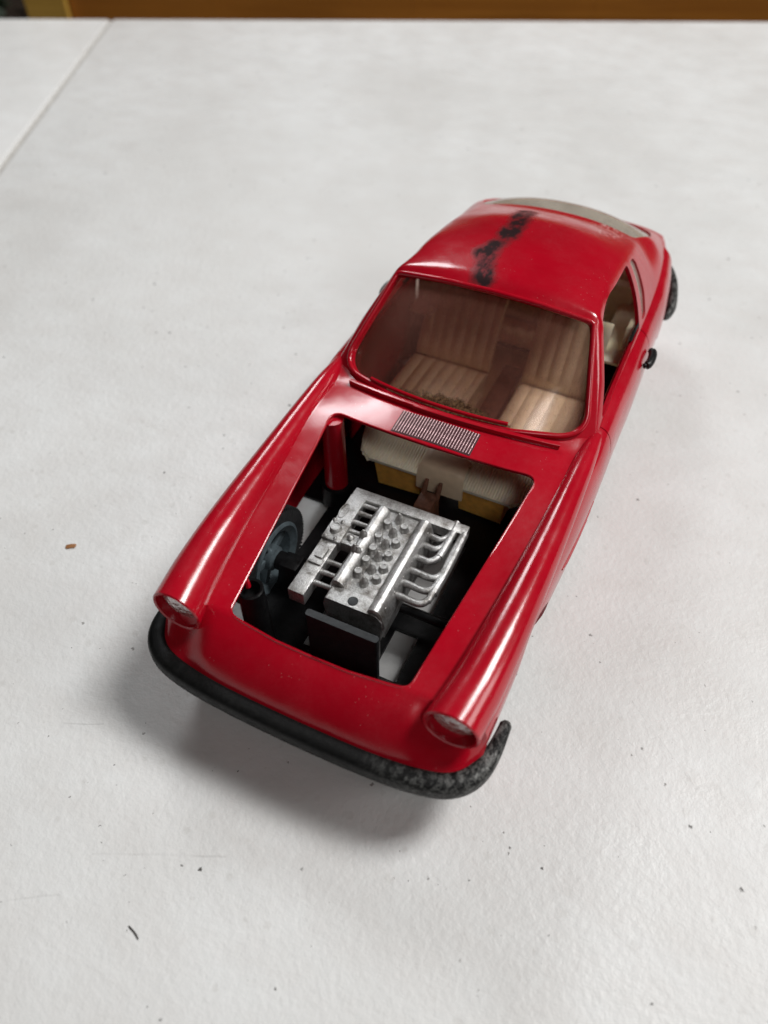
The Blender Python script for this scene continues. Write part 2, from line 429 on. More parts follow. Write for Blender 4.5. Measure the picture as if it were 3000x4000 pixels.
def wood_material(name, c0, c1):
    t = NT(name); g = t.noise(.02, 6, .6, t.co((.25, .25, 6.0)), .5); b = t.noise(.004, 3)
    col = t.mix(t.ramp(b, (.3, 0.0), (.7, .6)), t.ramp(g, (.3, c0), (.7, c1)), tuple(c*.6 for c in c0))
    t.bsdf(Base_Color=col, Roughness=.35); t.bump(g, .15, 3); return t.m
M['wood'] = wood_material('orange_varnished_wood', (.44, .155, .018), (.56, .215, .028))
M['wood_lit'] = wood_material('lit_wood_end', (.62, .36, .06), (.75, .46, .10))  # brightness of the lit bench end put into a lighter wood colour
M['leaf'] = simple('dark_leaf', (.018, .035, .016), .5, var=.3)
M['pot'] = simple('dark_pot', (.02, .018, .018), .6, var=.2)
M['crumb'] = simple('crumb', (.34, .15, .05), .7, var=.2)
M['hair'] = simple('hair', (.05, .045, .04), .5)

# ------------------------------------------------------------------ the setting: tiled table, wood behind
TA = math.radians(24.45)
tx, ty = np.array([math.cos(TA), math.sin(TA)]), np.array([-math.sin(TA), math.cos(TA)])   # along the far edge / away from the viewer
EDGE0 = np.array([-286., 651.8])                       # a point on the far edge
def TP(a, b): return EDGE0 + tx*a + ty*b               # a along the edge, b beyond it
ja = float((np.array([-394.2, 264.9]) - EDGE0) @ tx)   # the tile joint runs at this a
table = MB()
pp_ = [TP(ja-1100, -1500), TP(1100, -1500), TP(1100, 0), TP(ja-1100, 0)]
table.prism([tuple(p) for p in pp_], G-60, G-2.2)
table_o = tag(table.build('table_top', M['grout']), kind='structure')
def tile(a0, a1, b0, b1):
    mb = MB(); bm = bmesh.new()
    q = [TP(a0, b0), TP(a1, b0), TP(a1, b1), TP(a0, b1)]
    vs_ = [bm.verts.new((*p, z)) for z in (G-10, G) for p in q]
    bm.faces.new(vs_[3::-1]); bm.faces.new(vs_[4:])
    for i in range(4): bm.faces.new((vs_[i], vs_[(i+1) % 4], vs_[4+(i+1) % 4], vs_[4+i]))
    top = [e for e in bm.edges if all(abs(v.co.z-G) < .01 for v in e.verts)]
    bmesh.ops.bevel(bm, geom=top, offset=2.6, segments=4, profile=.5, affect='EDGES')
    bm.verts.index_update()
    mb.add([v.co[:] for v in bm.verts], [[v.index for v in f.verts] for f in bm.faces]); bm.free()
    return mb.build('tile', M['tile'], table_o)
tile(ja+2.2, 1098, -1498, -1.5); tile(ja-1098, ja-2.2, -1498, -1.5)

# varnished wooden bench back beyond the table, upright boards
bench = empty('wooden_bench', (*TP(300, 120), G-240))
def bbox_board(name, mat, a0, a1, b0, b1, z0, z1):
    mb = MB(); q = [TP(a0, b0), TP(a1, b0), TP(a1, b1), TP(a0, b1)]; mb.prism([tuple(p) for p in q], z0, z1)
    return mb.build(name, mat, bench)
la = -376                                              # left end of the bench back
bbox_board('end_post', M['wood_lit'], la, la+42, 92, 134, G-400, G+75)
a = la + 44
for k, wd in enumerate((150, 210, 190, 230, 210, 240)):
    bbox_board('board', M['wood'], a, a+wd, 100, 118, G-240, G+70); a += wd + .25
tag(bench, 'orange varnished wooden bench back with end post in a painted lit tone behind the table', 'bench')
# dark plant left of the bench
plant = empty('potted_plant', (*TP(la-150, 260), G-400))
pm = MB(); pm.lathe([(60, -400+G), (80, -280+G), (86, -270+G), (70, -275+G)], 24, 'z', (*TP(la-150, 260), 0)); pm.build('pot', M['pot'], plant)
lm = MB()
for k in range(420):
    c = np.array([*TP(la-150+rng.gauss(0, 75), 260+rng.gauss(0, 50)), G-140+rng.gauss(0, 130)])
    d = np.array([rng.gauss(0, 1), rng.gauss(0, 1), rng.gauss(0, .6)]); d /= np.linalg.norm(d)
    e = np.cross(d, (rng.random(), rng.random(), 1)); e /= np.linalg.norm(e); L_, W_ = rng.uniform(24, 46), rng.uniform(8, 14)
    n_ = np.cross(d, e)
    lm.add([c, c+d*L_*.5+e*W_-n_*2, c+d*L_-n_*6, c+d*L_*.5-e*W_-n_*2], [(0, 1, 2), (0, 2, 3)])
lf = lm.build('leaf', M['leaf'], plant); lf['kind'] = 'stuff'
tag(plant, 'dark leafy potted plant beside the lit-toned bench post', 'plant')

# ------------------------------------------------------------------ car: body hull
car = empty('toy_car', (0, 128, G))
tag(car, 'worn red plastic toy coupe without its hood, silver engine showing', 'toy car')

xs_f = pchip([-5, 10, 40, 63, 84, 100, 137, 155, 194, 214, 229, 240, 250], [54.6, 55.0, 55.3, 56.3, 57.4, 57.7, 57.5, 57.7, 57.2, 57.2, 56.0, 54.6, 52.8])
zh_f = pchip([0, 30, 60, 87, 100, 130, 200, 250], [.5, 4.4, 7.7, 10.9, 11.4, 11.2, 11.0, 10.0])
kc_f = pchip([0, 30, 60, 87, 103, 118, 250], [.0004, .0007, .0011, .0014, .0019, .0008, .0006])
xk_f = pchip([0, 30, 90, 118, 250], [44.5, 45.5, 46.5, 48.0, 43.0])
ex_f = pchip([0, 60, 100, 130, 250], [.85, .8, .66, .60, .62])
lip_f = pchip([0, 20, 30, 37, 45, 50, 53, 54.6], [-16.6, -16.3, -15.6, -14.4, -12.6, -10.0, -6.2, -3.4])
tail_f = pchip([0, 30, 41.6, 46, 50, 51.6, 52.8], [278, 275.6, 271.4, 267, 258, 254.5, 252])
NC1, NC2 = 44, 22
def hull_section(y):
    xs, xk, zh, kc, ex = float(xs_f(y)), float(xk_f(y)), float(zh_f(y)), float(kc_f(y)), float(ex_f(y))
    x1 = np.linspace(0, xk, NC1); z1 = zh - kc * x1**2
    th = np.linspace(0, math.pi/2, NC2+1)[1:]
    x2 = xk + (xs-xk) * np.sin(th)**(ex*1.0); z2 = -12 + (z1[-1]+12) * np.cos(th)**ex
    # keep the start of the shoulder tangent to the hood
    return np.concatenate([x1, x2]), np.concatenate([z1, z2])
rows = []; NR = 16
bx_, bz_ = hull_section(0.0)
g1 = pchip([0, .37, .67, .89, 1], [0, .22, .50, .80, 1]); g2 = pchip([0, .2, .42, .7, 1], [0, .36, .60, .80, 1])
for n in np.linspace(1, 0, NR)[:-1]:
    lx = np.minimum(bx_, 54.6); wgt = sstep(32, 45, lx)
    g = g1(n) * (1-wgt) + g2(n) * wgt
    rows.append(np.stack([bx_, lip_f(lx)*n, bz_*(1-g) + -15.6*g], 1))
for y in np.concatenate([np.linspace(0, 118, 84), np.linspace(120, 250, 66)]):
    x, z = hull_section(y); rows.append(np.stack([x, np.full_like(x, y), z], 1))
tx_, tz_ = hull_section(250.0)
for n in np.linspace(0, 1, 14)[1:]:
    ztail = np.where(tx_ < 40, 4.2, 4.2 - 16.2*sstep(43, 52.8, tx_)); g = n**1.6
    rows.append(np.stack([tx_, 250 + (tail_f(np.minimum(tx_, 52.8))-250)*n, tz_*(1-g) + ztail*g], 1))
rows = np.array(rows); nr, nc = rows.shape[:2]
HV = rows.reshape(-1, 3); HF = grid_faces(nr, nc)
# skirt below the edge line
edge = [(0, j) for j in range(nc)] + [(i, nc-1) for i in range(1, nr)] + [(nr-1, j) for j in range(nc-2, -1, -1)]
eidx = [i*nc+j for i, j in edge]; EP = HV[eidx]
tg = np.gradient(EP[:, :2], axis=0); tg /= np.linalg.norm(tg, axis=1)[:, None]+1e-9
nin = np.stack([-tg[:, 1], tg[:, 0]], 1)
for _ in range(30): nin[1:-1] = .5*nin[1:-1] + .25*nin[:-2] + .25*nin[2:]
nin /= np.linalg.norm(nin, axis=1)[:, None]+1e-9
nin[0] = (0, 1); nin[-1] = (0, -1)
HV = list(HV); prev = eidx
isfront = sstep(5, -3, EP[:, 1])
for k, (f, ins) in enumerate(((.12, .5), (.3, .7), (.5, 1.0), (.7, 1.6), (.88, 2.8), (1, 4.6))):
    insk = ins + isfront * (2.6 if k else 1.6)
    cur = []
    for q in range(len(edge)):
        p = np.array([*(EP[q, :2] + nin[q]*insk[q]), EP[q, 2] + (-37-EP[q, 2])*f])
        if q in (0, len(edge)-1): p[0] = 0
        HV.append(p); cur.append(len(HV)-1)
    for q in range(len(edge)-1): HF.append((prev[q+1], prev[q], cur[q], cur[q+1]))
    prev = cur
HV = np.array(HV)
# orientation: outward
N0 = vnormals(HV, HF)
if N0[(NR+10)*nc+5][2] < 0: HF = [f[::-1] for f in HF]
# openings -------------------------------------------------------
def hood_outline():
    fr = [(x, -2.0 + 2.3*(x/30)**2) for x in np.linspace(0, 30, 9)]
    bk = [(x, 83.2 + 3.7*(x/39.2)**2) for x in np.linspace(39.2, 0, 9)]
    half = np.array(fr + bk); body = [tuple(p) for p in half]
    cor = round_poly([(0, -2), (12, -1.8), (24, -.6), (30, .3), (39.2, 86.9), (28, 85.0), (14, 83.7), (0, 83.2), (-14, 83.7), (-28, 85.0), (-39.2, 86.9), (-30, .3), (-24, -.6), (-12, -1.8)],
                     [0, 0, 0, 4.2, 5.2, 0, 0, 0, 0, 0, 5.2, 4.2, 0, 0], 10)
    return cor
HOOD = hood_outline()
cab_front = [(x, 100.0 + 13.0*(abs(x)/50)**2.2) for x in np.linspace(-49.6, 49.6, 25)]
CABIN = cab_front + [(50.0, 180), (49.6, 225), (46.5, 250), (42, 259), (30, 265), (0, 267), (-30, 265), (-42, 259), (-46.5, 250), (-49.6, 225), (-50, 180)]
V, F, _, _ = clip(HV, HF, outline_sdf(HOOD, HV[:, :2]))
top = V[:, 2] > -4
V, F, _, _ = clip(V, F, np.where(V[:, 2] > 1, outline_sdf(CABIN, V[:, :2]), 5.0))
for yc in (40.0, 198.0):
    d = np.hypot(V[:, 1]-yc, V[:, 2]+27) - 20.8
    V, F, _, _ = clip(V, F, np.where((V[:, 0] > 44), d, 8.0))
# door: its own panel, cut out of the hull by a fine seam
def door_val(V):
    y0 = 119.0 + 0.0*V[:, 2]; y1 = 182.0 + .10*np.clip(V[:, 2], -40, 12)
    d = np.minimum(np.minimum(V[:, 1]-y0, y1-V[:, 1]), np.minimum(V[:, 0]-40, V[:, 2]+31))
    return d
dv = door_val(V)
BV, BF, _, _ = clip(V, F, -dv - .22)
DV, DF, _, _ = clip(V, F, dv - .22)

# ------------------------------------------------------------------ greenhouse surface
CK = [(0, 99.5, 10.6), (0, 120.5, 26.6), (0, 139, 38.6), (0, 146, 41.2), (0, 164, 42.2), (0, 194, 38.4), (0, 226, 27.4), (0, 247, 23.2), (0, 267, 9.6)]
EK = [(51.4, 113, 7.2), (45.6, 127.5, 22.6), (39.6, 140.6, 35.2), (38.6, 144.5, 37.2), (36.6, 160, 37.3), (36.8, 187, 33.0), (36.6, 222, 24.4), (41.8, 242, 16.4), (41.4, 261, 9.2)]
BK = [(51.8, 113.6, 8.0), (51.2, 128, 9.4), (51.0, 141, 9.6), (51.0, 146, 9.7), (51.0, 160, 9.8), (51.0, 187, 9.8), (50.4, 214, 9.6), (48.4, 238, 9.4), (45.5, 256, 8.0)]
sk = np.arange(len(CK), dtype=float)
def curve(K): return [pchip(sk, [p[i] for p in K]) for i in range(3)]
Cc, Ec, Bc = curve(CK), curve(EK), curve(BK)
def gh_top(s, t):
    """t = -1..1 across the glass/roof"""
    c = np.array([f(s) for f in Cc]); e = np.array([f(s) for f in Ec]); u = abs(t)
    return np.array([e[0]*t, c[1]+(e[1]-c[1])*u**2.2, c[2]+(e[2]-c[2])*u**2.3])
NT1, NT2 = 40, 22
SR = np.concatenate([np.linspace(0, 2, 44), np.linspace(2, 3, 10)[1:], np.linspace(3, 8, 96)[1:]])
grid = np.zeros((len(SR), NT1+NT2, 3))
for i, s in enumerate(SR):
    e = np.array([f(s) for f in Ec]); b = np.array([f(s) for f in Bc])
    for j, t in enumerate(np.linspace(0, 1, NT1)): grid[i, j] = gh_top(s, t)
    for j, t in enumerate(np.linspace(0, 1, NT2+1)[1:]):
        p = e + (b-e)*t; p[0] += 1.2*math.sin(math.pi*t) * min(1, (e[2]-b[2])/15 if e[2] > b[2] else 0); grid[i, NT1+j] = p
for it in range(5):                                     # soften the roof edge
    g = grid.copy(); a0, a1 = NT1-5, NT1+4
    grid[:, a0:a1] = .5*g[:, a0:a1] + .25*g[:, a0-1:a1-1] + .25*g[:, a0+1:a1+1]
for it in range(6):                                     # soften the change from windscreen to roof
    g = grid.copy(); r0, r1 = 38, 60
    grid[r0:r1] = .5*g[r0:r1] + .25*g[r0-1:r1-1] + .25*g[r0+1:r1+1]
gr, gc = grid.shape[:2]
GV0 = grid.reshape(-1, 3); GF0 = grid_faces(gr, gc)
if vnormals(GV0, GF0)[80*gc+3][2] < 0: GF0 = [f[::-1] for f in GF0]
Sv = np.repeat(SR, gc); Tv = np.tile(np.concatenate([np.linspace(0, 1, NT1), 1+np.linspace(0, 1, NT2+1)[1:]]), gr)
WS = round_poly([(-45.8, .10), (-23, .03), (0, .02), (23, .03), (45.8, .10), (36.0, 1.93), (18, 1.94), (0, 1.945), (-18, 1.94), (-36.0, 1.93)],
                [7.5/24, 0, 0, 0, 7.5/24, .12, 0, 0, 0, .12], 12) if False else None
# outlines live in (x, s*K) so that both axes are comparable lengths
KS = 24.0
def ws_outline(grow=0.0):
    pts = [(-47.2-grow, 2.4-grow), (-24, 1.2-grow), (0, 1.0-grow), (24, 1.2-grow), (47.2+grow, 2.4-grow), (36.6+grow, 46.6+grow), (18, 46.9+grow), (0, 47+grow), (-18, 46.9+grow), (-36.6-grow, 46.6+grow)]
    return round_poly(pts, [8, 0, 0, 0, 8, 3.2, 0, 0, 0, 3.2], 12)
HK = 20.0
def hatch_outline(grow=0.0):
    pts = [(-34.4-grow, 6.12*HK-grow), (34.4+grow, 6.12*HK-grow), (40.0+grow, 7.0*HK), (38.0+grow, 7.72*HK+grow), (-38.0-grow, 7.72*HK+grow), (-40.0-grow, 7.0*HK)]
    return round_poly(pts, [3, 3, 4, 5, 5, 4], 8)
DWIN = round_poly([(120.5, 10.8), (144.5, 34.6), (162, 35.0), (193.0, 30.2), (181.0, 10.8)], [1.5, 3, 6, 1.5, 1.5], 6)
QWIN = round_poly([(186.2, 10.9), (197.6, 28.8), (205.6, 26.6), (198.5, 17), (192.2, 11.0)], [1, 1.5, 2, 3, 1.5], 6)
def is_top(T): return T <= 1.0 + 1e-6
glass_vals_ws = outline_sdf(ws_outline(), np.stack([GV0[:, 0], Sv*KS], 1))
glass_vals_ha = outline_sdf(hatch_outline(), np.stack([GV0[:, 0], Sv*HK], 1))
# roof stripe attribute
roofline = np.array([(-4.9, 143.5), (-7.2, 150), (-10.2, 159), (-8.6, 164), (-6.2, 172.6), (-7.0, 183.4), (-8.2, 196), (-9.6, 213)])
def seg_dist(P, L):
    d = np.full(len(P), 1e9)
    for a_, b_ in zip(L[:-1], L[1:]):
        e = b_-a_; t = np.clip(((P-a_)@e)/(e@e), 0, 1); d = np.minimum(d, np.linalg.norm(P-a_-t[:, None]*e, axis=1))
    return d
# build the right and left halves as one full sheet, then cut
FV, FF, A = mirror_x(GV0, GF0, {'s': Sv, 't': Tv})
A = {k: np.array(v) for k, v in A.items()}
GHV, GHF, GHA = FV.copy(), list(FF), {k: v.copy() for k, v in A.items()}
def cut(vals): 
    global FV, FF, A
    FV, FF, _, A = clip(FV, FF, vals, A)
cut(np.where(A['t'] <= 1.02, outline_sdf(ws_outline(), np.stack([FV[:, 0], A['s']*KS], 1)), 9))
cut(np.where(A['t'] <= 1.02, outline_sdf(hatch_outline(), np.stack([FV[:, 0], A['s']*HK], 1)), 9))
cut(np.where(A['t'] > 1.0, outline_sdf(DWIN, FV[:, 1:3]), 9))
cut(np.where(A['t'] > 1.0, outline_sdf(QWIN, FV[:, 1:3]), 9))
roof_attrs = {'stripe': seg_dist(FV[:, :2], roofline) - 4.8, 'scuff': 1-sstep(5, 9, np.hypot(FV[:, 0]-23, (FV[:, 1]-219)*.6))}
RV, RF, RA = thicken(FV, FF, 1.5, roof_attrs)
mesh('roof', RV, RF, M['roof'], car, angle=38, attrs=RA)
BVm, BFm, _ = mirror_x(BV, BF); bV, bF, _ = thicken(BVm, BFm, 1.5)

# fender tubes that carry the lamps (moulded in one with the body)
ty_k = [-5.6, 10, 30, 60, 90, 104, 116]
txc = pchip(ty_k, [45.1, 47.2, 48.6, 49.8, 50.5, 50.8, 51.0]); trr = pchip(ty_k, [8.5, 7.7, 6.8, 5.6, 4.4, 3.6, 2.6]); tzt = pchip(ty_k, [-1.0, .8, 2.6, 4.1, 5.9, 6.6, 6.6])
body = MB(); body.add(bV, bF)
for sgn in (1, -1):
    ys = np.concatenate([np.linspace(-5.6, 0, 5), np.linspace(2, 116, 48)])
    V_, n_ = [], 40
    for y in ys:
        for k in range(n_):
            t = 2*math.pi*k/n_
            lean = .9 * max(0, math.sin(t)) if y < -5 else 0
            V_.append((sgn*(float(txc(y)) + float(trr(y))*math.cos(t)), y, float(tzt(y)) + float(trr(y))*math.sin(t)))
    F_ = [(i*n_+k, i*n_+(k+1) % n_, (i+1)*n_+(k+1) % n_, (i+1)*n_+k) for i in range(len(ys)-1) for k in range(n_)]
    # rolled front rim and recessed well
    b0 = len(V_)
    for (rr, yy) in ((.94, -6.0), (.87, -5.7), (.85, -3.5), (.80, -1.5)):
        for k in range(n_):
            t = 2*math.pi*k/n_; V_.append((sgn*(45.1 + 8.5*rr*math.cos(t)), yy, -1 + 8.5*rr*math.sin(t)))
    rings = [0, b0, b0+n_, b0+2*n_, b0+3*n_]
    for a_, b_ in zip(rings[:-1], rings[1:]):
        F_ += [(a_+(k+1) % n_, a_+k, b_+k, b_+(k+1) % n_) for k in range(n_)]
    F_.append(tuple(rings[-1]+k for k in range(n_)))
    if sgn < 0: F_ = [f[::-1] for f in F_]
    body.add(V_, F_)
def lip_z(x, y): return float(zh_f(y)) - float(kc_f(y))*x*x if y >= 0 else .5 - .0004*x*x + y*.42
body.tube([(x, y, lip_z(x, y) - .32) for x, y in np.vstack([HOOD, HOOD[:2]])], .42, 8, caps=False)
body_o = body.build('body', M['red'], car, angle=38)

# doors with handles
for sgn in (1, -1):
    dV, dF = (DV, DF) if sgn > 0 else (DV*(-1, 1, 1), [f[::-1] for f in DF])
    dV, dF, _ = thicken(dV, dF, 1.5)
    door = mesh('door', dV, dF, M['red'], car, angle=38)
    hb = MB(); hb.tube(catmull([(sgn*57.2, 168.5, 3.2), (sgn*58.6, 170, 3.4), (sgn*59.0, 173.5, 3.6), (sgn*58.7, 177.5, 3.6), (sgn*57.4, 179.5, 3.4)], 5), [1.1]*3+[1.7]*15+[1.2]*3, 12)
    hb.build('door_handle', M['black'], door)
    lb = MB(); lb.tube(catmull([(sgn*49.4, 171, 11.0), (sgn*49.2, 174, 10.4), (sgn*49.2, 178, 10.6), (sgn*49.6, 182, 12.5)], 4), [.3, .5, .7, .8, .8, .8, .8, .8, .8, .7, .6, .5, .3], 10)
    lb.build('lock_stub', M['black'], door)
    # raised louvre strip on the fender, ahead of the door
    vb = MB()
    for k, zz in enumerate((-8.4, -10.2, -12.0)):
        vb.tube([(sgn*(float(xs_f(yy))-.55), yy, zz) for yy in np.linspace(66+3*k, 100-3*k, 8)], .75, 8)
    vb.build('side_vent', M['red'], car)

# windscreen + rear + quarter glass from the same surface, set slightly in
def glass_part(name, mat, vals, inset, th, extra=None):
    N = vnormals(GHV, GHF); Vg, Fg, _, Ag = clip(GHV - N*inset, GHF, vals, GHA)
    at = extra(Vg, Ag) if extra else {}
    Vg, Fg, At = thicken(Vg, Fg, th, at)
    return mesh(name, Vg, Fg, mat, car, angle=40, attrs=At)
wsv = np.where(GHA['t'] <= 1.0001, -outline_sdf(ws_outline(2.2), np.stack([GHV[:, 0], GHA['s']*KS], 1)), -9)
def dirt_attr(V_, A_):
    b = A_['s']*KS
    low = b - (6.4 - 5.5*np.clip(np.abs(V_[:, 0]+2)/26, 0, 2)**2) ; topd = 47.2 - b + .8; rt = 39.5 - np.abs(V_[:, 0]) + 3
    hz = np.exp(-(((V_[:, 0]+31)/12)**2 + ((b-38)/13)**2)) + .55*np.exp(-((V_[:, 0]-(46-.2*b))/1.6)**2)
    return {'dirt': np.minimum(low, topd + 1.0), 'haze': np.minimum(hz, 1)}
glass_part('windscreen', M['screen'], wsv, 1.6, .6, dirt_attr)
hav = np.where(GHA['t'] <= 1.0001, -outline_sdf(hatch_outline(1.6), np.stack([GHV[:, 0], GHA['s']*HK], 1)), -9)
glass_part('rear_window', M['rearglass'], hav, .9, .6)
for sgn in (1, -1):
    qv = np.where((GHA['t'] > 1.0) & (GHV[:, 0]*sgn > 0), -outline_sdf(QWIN, GHV[:, 1:3]) + 1.0, -9)
    glass_part('quarter_window', M['rearglass'], qv, .9, .5)
# raised bead round the windscreen
bead = ws_outline(.9); bp = []
for x, q in bead:
    s = q / KS; ex = float(Ec[0](s)); p = gh_top(s, x/ex); bp.append(p)
bp = np.array(bp + bp[:2]); bp[:, 1] -= .35; bp[:, 2] += .45
MB().tube(bp, 1.05, 10, caps=False).build('windscreen_bead', M['red'], car, angle=60)

# wipers: two red bars lying along the foot of the screen
def scuttle(x, up=0.0):
    y = 97.6 + 6.2*(abs(x)/41)**2; return (x, y, float(zh_f(y)) - float(kc_f(y))*x*x + up)
for x0, x1, dy in ((-40.5, 3.0, 0.0), (-12, 41, -.4)):
    mb = MB(); P = []
    for x in np.linspace(x0, x1, 22): p = scuttle(x, .9); P.append((p[0], p[1]+dy, p[2]))
    mb.tube(P, [.9]*22, 8, sec=lambda t: (math.copysign(abs(math.cos(t))**.5, math.cos(t))*1.0, math.copysign(abs(math.sin(t))**.5, math.sin(t))*1.25))
    mb.build('wiper', M['red'], car, angle=30)
mb = MB(); P = [tuple(np.array(gh_top(.10, x/51.)) + (0, -.8, .9)) for x in np.linspace(-33, 22, 20)]
mb.tube(P, .7, 8); mb.build('wiper', M['red'], car, angle=30)

# air-intake grille on the scuttle: dark panel with silver ribs
grille = MB(); gv, gf = [], []
xs = np.linspace(-14.9, 14.9, 16); ysg = np.linspace(84.2, 95.2, 6)
for y in ysg:
    for x in xs: gv.append((x, y + 1.0*(x/15)**2*0, float(zh_f(y)) - float(kc_f(y))*x*x + .10))
gf = grid_faces(6, 16)
gm = simple('dark_red_panel', (.05, .004, .008), .45)
grille.add(gv, [f for f in gf]); grille_o = grille.build('vent_grille', gm, car)
M['rib'] = simple('rib_silver', (.50, .33, .34), .34, metal=.8, var=.15, bumpy=.2)
rib = MB(); rib.tube([(0, yy, float(zh_f(90+yy)) - float(zh_f(90))) for yy in np.linspace(-5.4, 5.0, 5)], .22, 6)
rme = mesh_data('rib', rib.V, rib.F, 60); rme.materials.append(M['rib'])
for k in range(28):
    x = -14.2 + 28.4*k/27
    link('rib', rme, None, grille_o, (x, 90, float(zh_f(90)) - float(kc_f(90))*x*x + .30))

# bumpers
def bumper_path(P): return catmull(P, 8)
half = [(0, -18.2), (20, -17.9), (36, -16.8), (46.5, -14.6), (52.2, -11.0), (55.4, -5.6), (57.0, 2), (57.4, 11.5)]
fp = [(-x, y, -17.8) for x, y in half[:0:-1]] + [(x, y, -17.8) for x, y in half]
P = bumper_path(fp); e0, e1 = P[0]-P[1], P[-1]-P[-2]; P = np.vstack([P[0]+e0*.5, P[0]+e0*.35, P, P[-1]+e1*.35, P[-1]+e1*.5]); arc = np.r_[0, np.cumsum(np.linalg.norm(np.diff(P, axis=0), axis=1))]; L_ = arc[-1]
rad = (.60 + .40*sstep(0, 22, np.minimum(arc, L_-arc)))*np.clip(np.minimum(arc, L_-arc)/1.6, .02, 1)**.5
sec = lambda t: (math.copysign(abs(math.cos(t))**.62, math.cos(t))*3.1, math.copysign(abs(math.sin(t))**.62, math.sin(t))*3.9)
MB().tube(P, rad, 22, sec=sec).build('front_bumper', M['bumper'], car, angle=50)
half = [(0, 281), (28, 279.5), (41, 275.5), (48.5, 269), (53.8, 258), (56.8, 244), (57.8, 233), (57.0, 227)]
fp = [(-x, y, -11.5) for x, y in half[:0:-1]] + [(x, y, -11.5) for x, y in half]
P = bumper_path(fp); arc = np.r_[0, np.cumsum(np.linalg.norm(np.diff(P, axis=0), axis=1))]; L_ = arc[-1]
rad = np.clip(np.minimum(arc, L_-arc)/10, 0.04, 1)**.5
MB().tube(P, rad, 22, sec=lambda t: (math.cos(t)*2.6, math.sin(t)*4.2)).build('rear_bumper', M['bumper'], car, angle=50)

# headlights: dome lens with facets over a reflector dish
for sgn in (1, -1):
    hl = MB(); hl.lathe([(.3, -.9), (2.4, -.8), (4.6, -.35), (6.2, .3), (6.9, .9), (6.9, 1.6), (4, 1.9), (.3, 1.9)], 12, 'y', (sgn*45.1, -3.7, -.2))
    lens = hl.build('headlight', M['lens'], car, angle=20)
    rf = MB(); rf.lathe([(7.0, 0), (5.5, 1.2), (3, 2.0), (.2, 2.3)], 24, 'y', (sgn*45.1, -1.75, -.2)); rf.build('reflector', M['red'], lens)

# ------------------------------------------------------------------ chassis, wheels, axle
xsC, ysC = np.linspace(-54, 54, 109), np.linspace(-12, 264, 277)
CVv = np.array([(x, y, -36.0) for y in ysC for x in xsC]); CFf = grid_faces(len(ysC), len(xsC))
def rect(x0, x1, y0, y1): return [(x0, y0), (x1, y0), (x1, y1), (x0, y1)]
val = np.full(len(CVv), 50.)
for s in (1, -1):
    for r_ in (rect(s*39.4, s*60, 17, 80), rect(s*9, s*18, 18.5, 38), rect(s*5, s*18.2, 49, 84), rect(s*39.4, s*60, 175, 222)):
        val = np.minimum(val, outline_sdf(r_, CVv[:, :2]))
val = np.minimum(val, -outline_sdf(round_poly([(-36, -10.5), (36, -10.5), (46, -6.5), (50.4, 6), (52.2, 60), (54.0, 92), (53.6, 200), (46, 258), (-46, 258), (-53.6, 200), (-54.0, 92), (-52.2, 60), (-50.4, 6), (-46, -6.5)], 5), CVv[:, :2]))
cv, cf, _, _ = clip(CVv, CFf, val)
cv, cf, _ = thicken(cv, cf, 1.6)
chassis = mesh('chassis', cv, cf, M['black'], car, angle=40)

def wheel(x, y, sgn):
    """sgn = +1: outer face towards +x"""
    root_t = MB()
    prof = [(14.2, -4.4), (16.8, -4.7), (19.0, -4.2), (19.7, -3.2), (19.7, 3.2), (19.0, 4.2), (16.8, 4.7), (14.2, 4.4), (13.6, 0)]
    root_t.lathe(prof, 56, 'x', close=True)
    for k in range(84):                                # tread blocks
        a_ = 2*math.pi*k/84; c, s_ = math.cos(a_), math.sin(a_)
        for xx in (-3.1, 0, 3.1):
            rot = Matrix.Rotation(a_ + (.05 if xx else 0), 3, 'X')
            root_t.box((xx-1.3, c*19.5-.45, s_*19.5-.42), (xx+1.3, c*19.5+.45, s_*19.5+.42), 0, rot)
    e = empty('wheel', (x, y, -26)); e.parent = car; e.location = Vector((x, y, -26))*S - ABS[car.name]
    root_t.build('tyre', M['rubber'], e, (x, y, -26), angle=30)
    rm = MB()
    rm.lathe([(14.4, -4.9), (14.4, 4.9), (13.2, 5.3), (11.6, 4.4), (10.6, 3.9), (10.6, -3.9), (11.6, -4.4), (13.2, -5.3)], 48, 'x', close=True)
    for k in range(5):
        a_ = 2*math.pi*k/5 + .4; rot = Matrix.Rotation(a_, 3, 'X'); c = rot @ Vector((0, 7.2, 0))
        rm.box((c.x-2.6, c.y-4.4, c.z-1.5), (c.x+2.6, c.y+4.4, c.z+1.5), .4, rot)
    rm.lathe([(.2, -5.4), (2.6, -5.4), (3.2, -5.0), (4.6, -4.2), (4.8, 0), (4.6, 4.2), (3.2, 5.0), (2.6, 5.6), (.2, 5.6)], 24, 'x')
    rm.build('rim', M['rim'], e, (x, y, -26), angle=35)
for yy in (40.5, 198):
    for s in (1, -1): wheel(s*44.4, yy, s)
for yy in (40.5, 198):
    ax = MB(); ax.tube([(x, yy, -26) for x in (-41.0, 0, 41.0)], 1.7, 12); ax.build('axle', M['black'], chassis)
for s in (1, -1):                                      # axle carriers
    kb = MB(); kb.box((s*33-4.5, 34, -36), (s*33+4.5, 46, -22.5), 1.2, taper=(.8, .6)); kb.lathe([(3.6, -4.5), (3.6, 4.5)], 18, 'x', (s*34.5, 40.5, -26))
    kb.build('axle_carrier', M['black'], chassis)

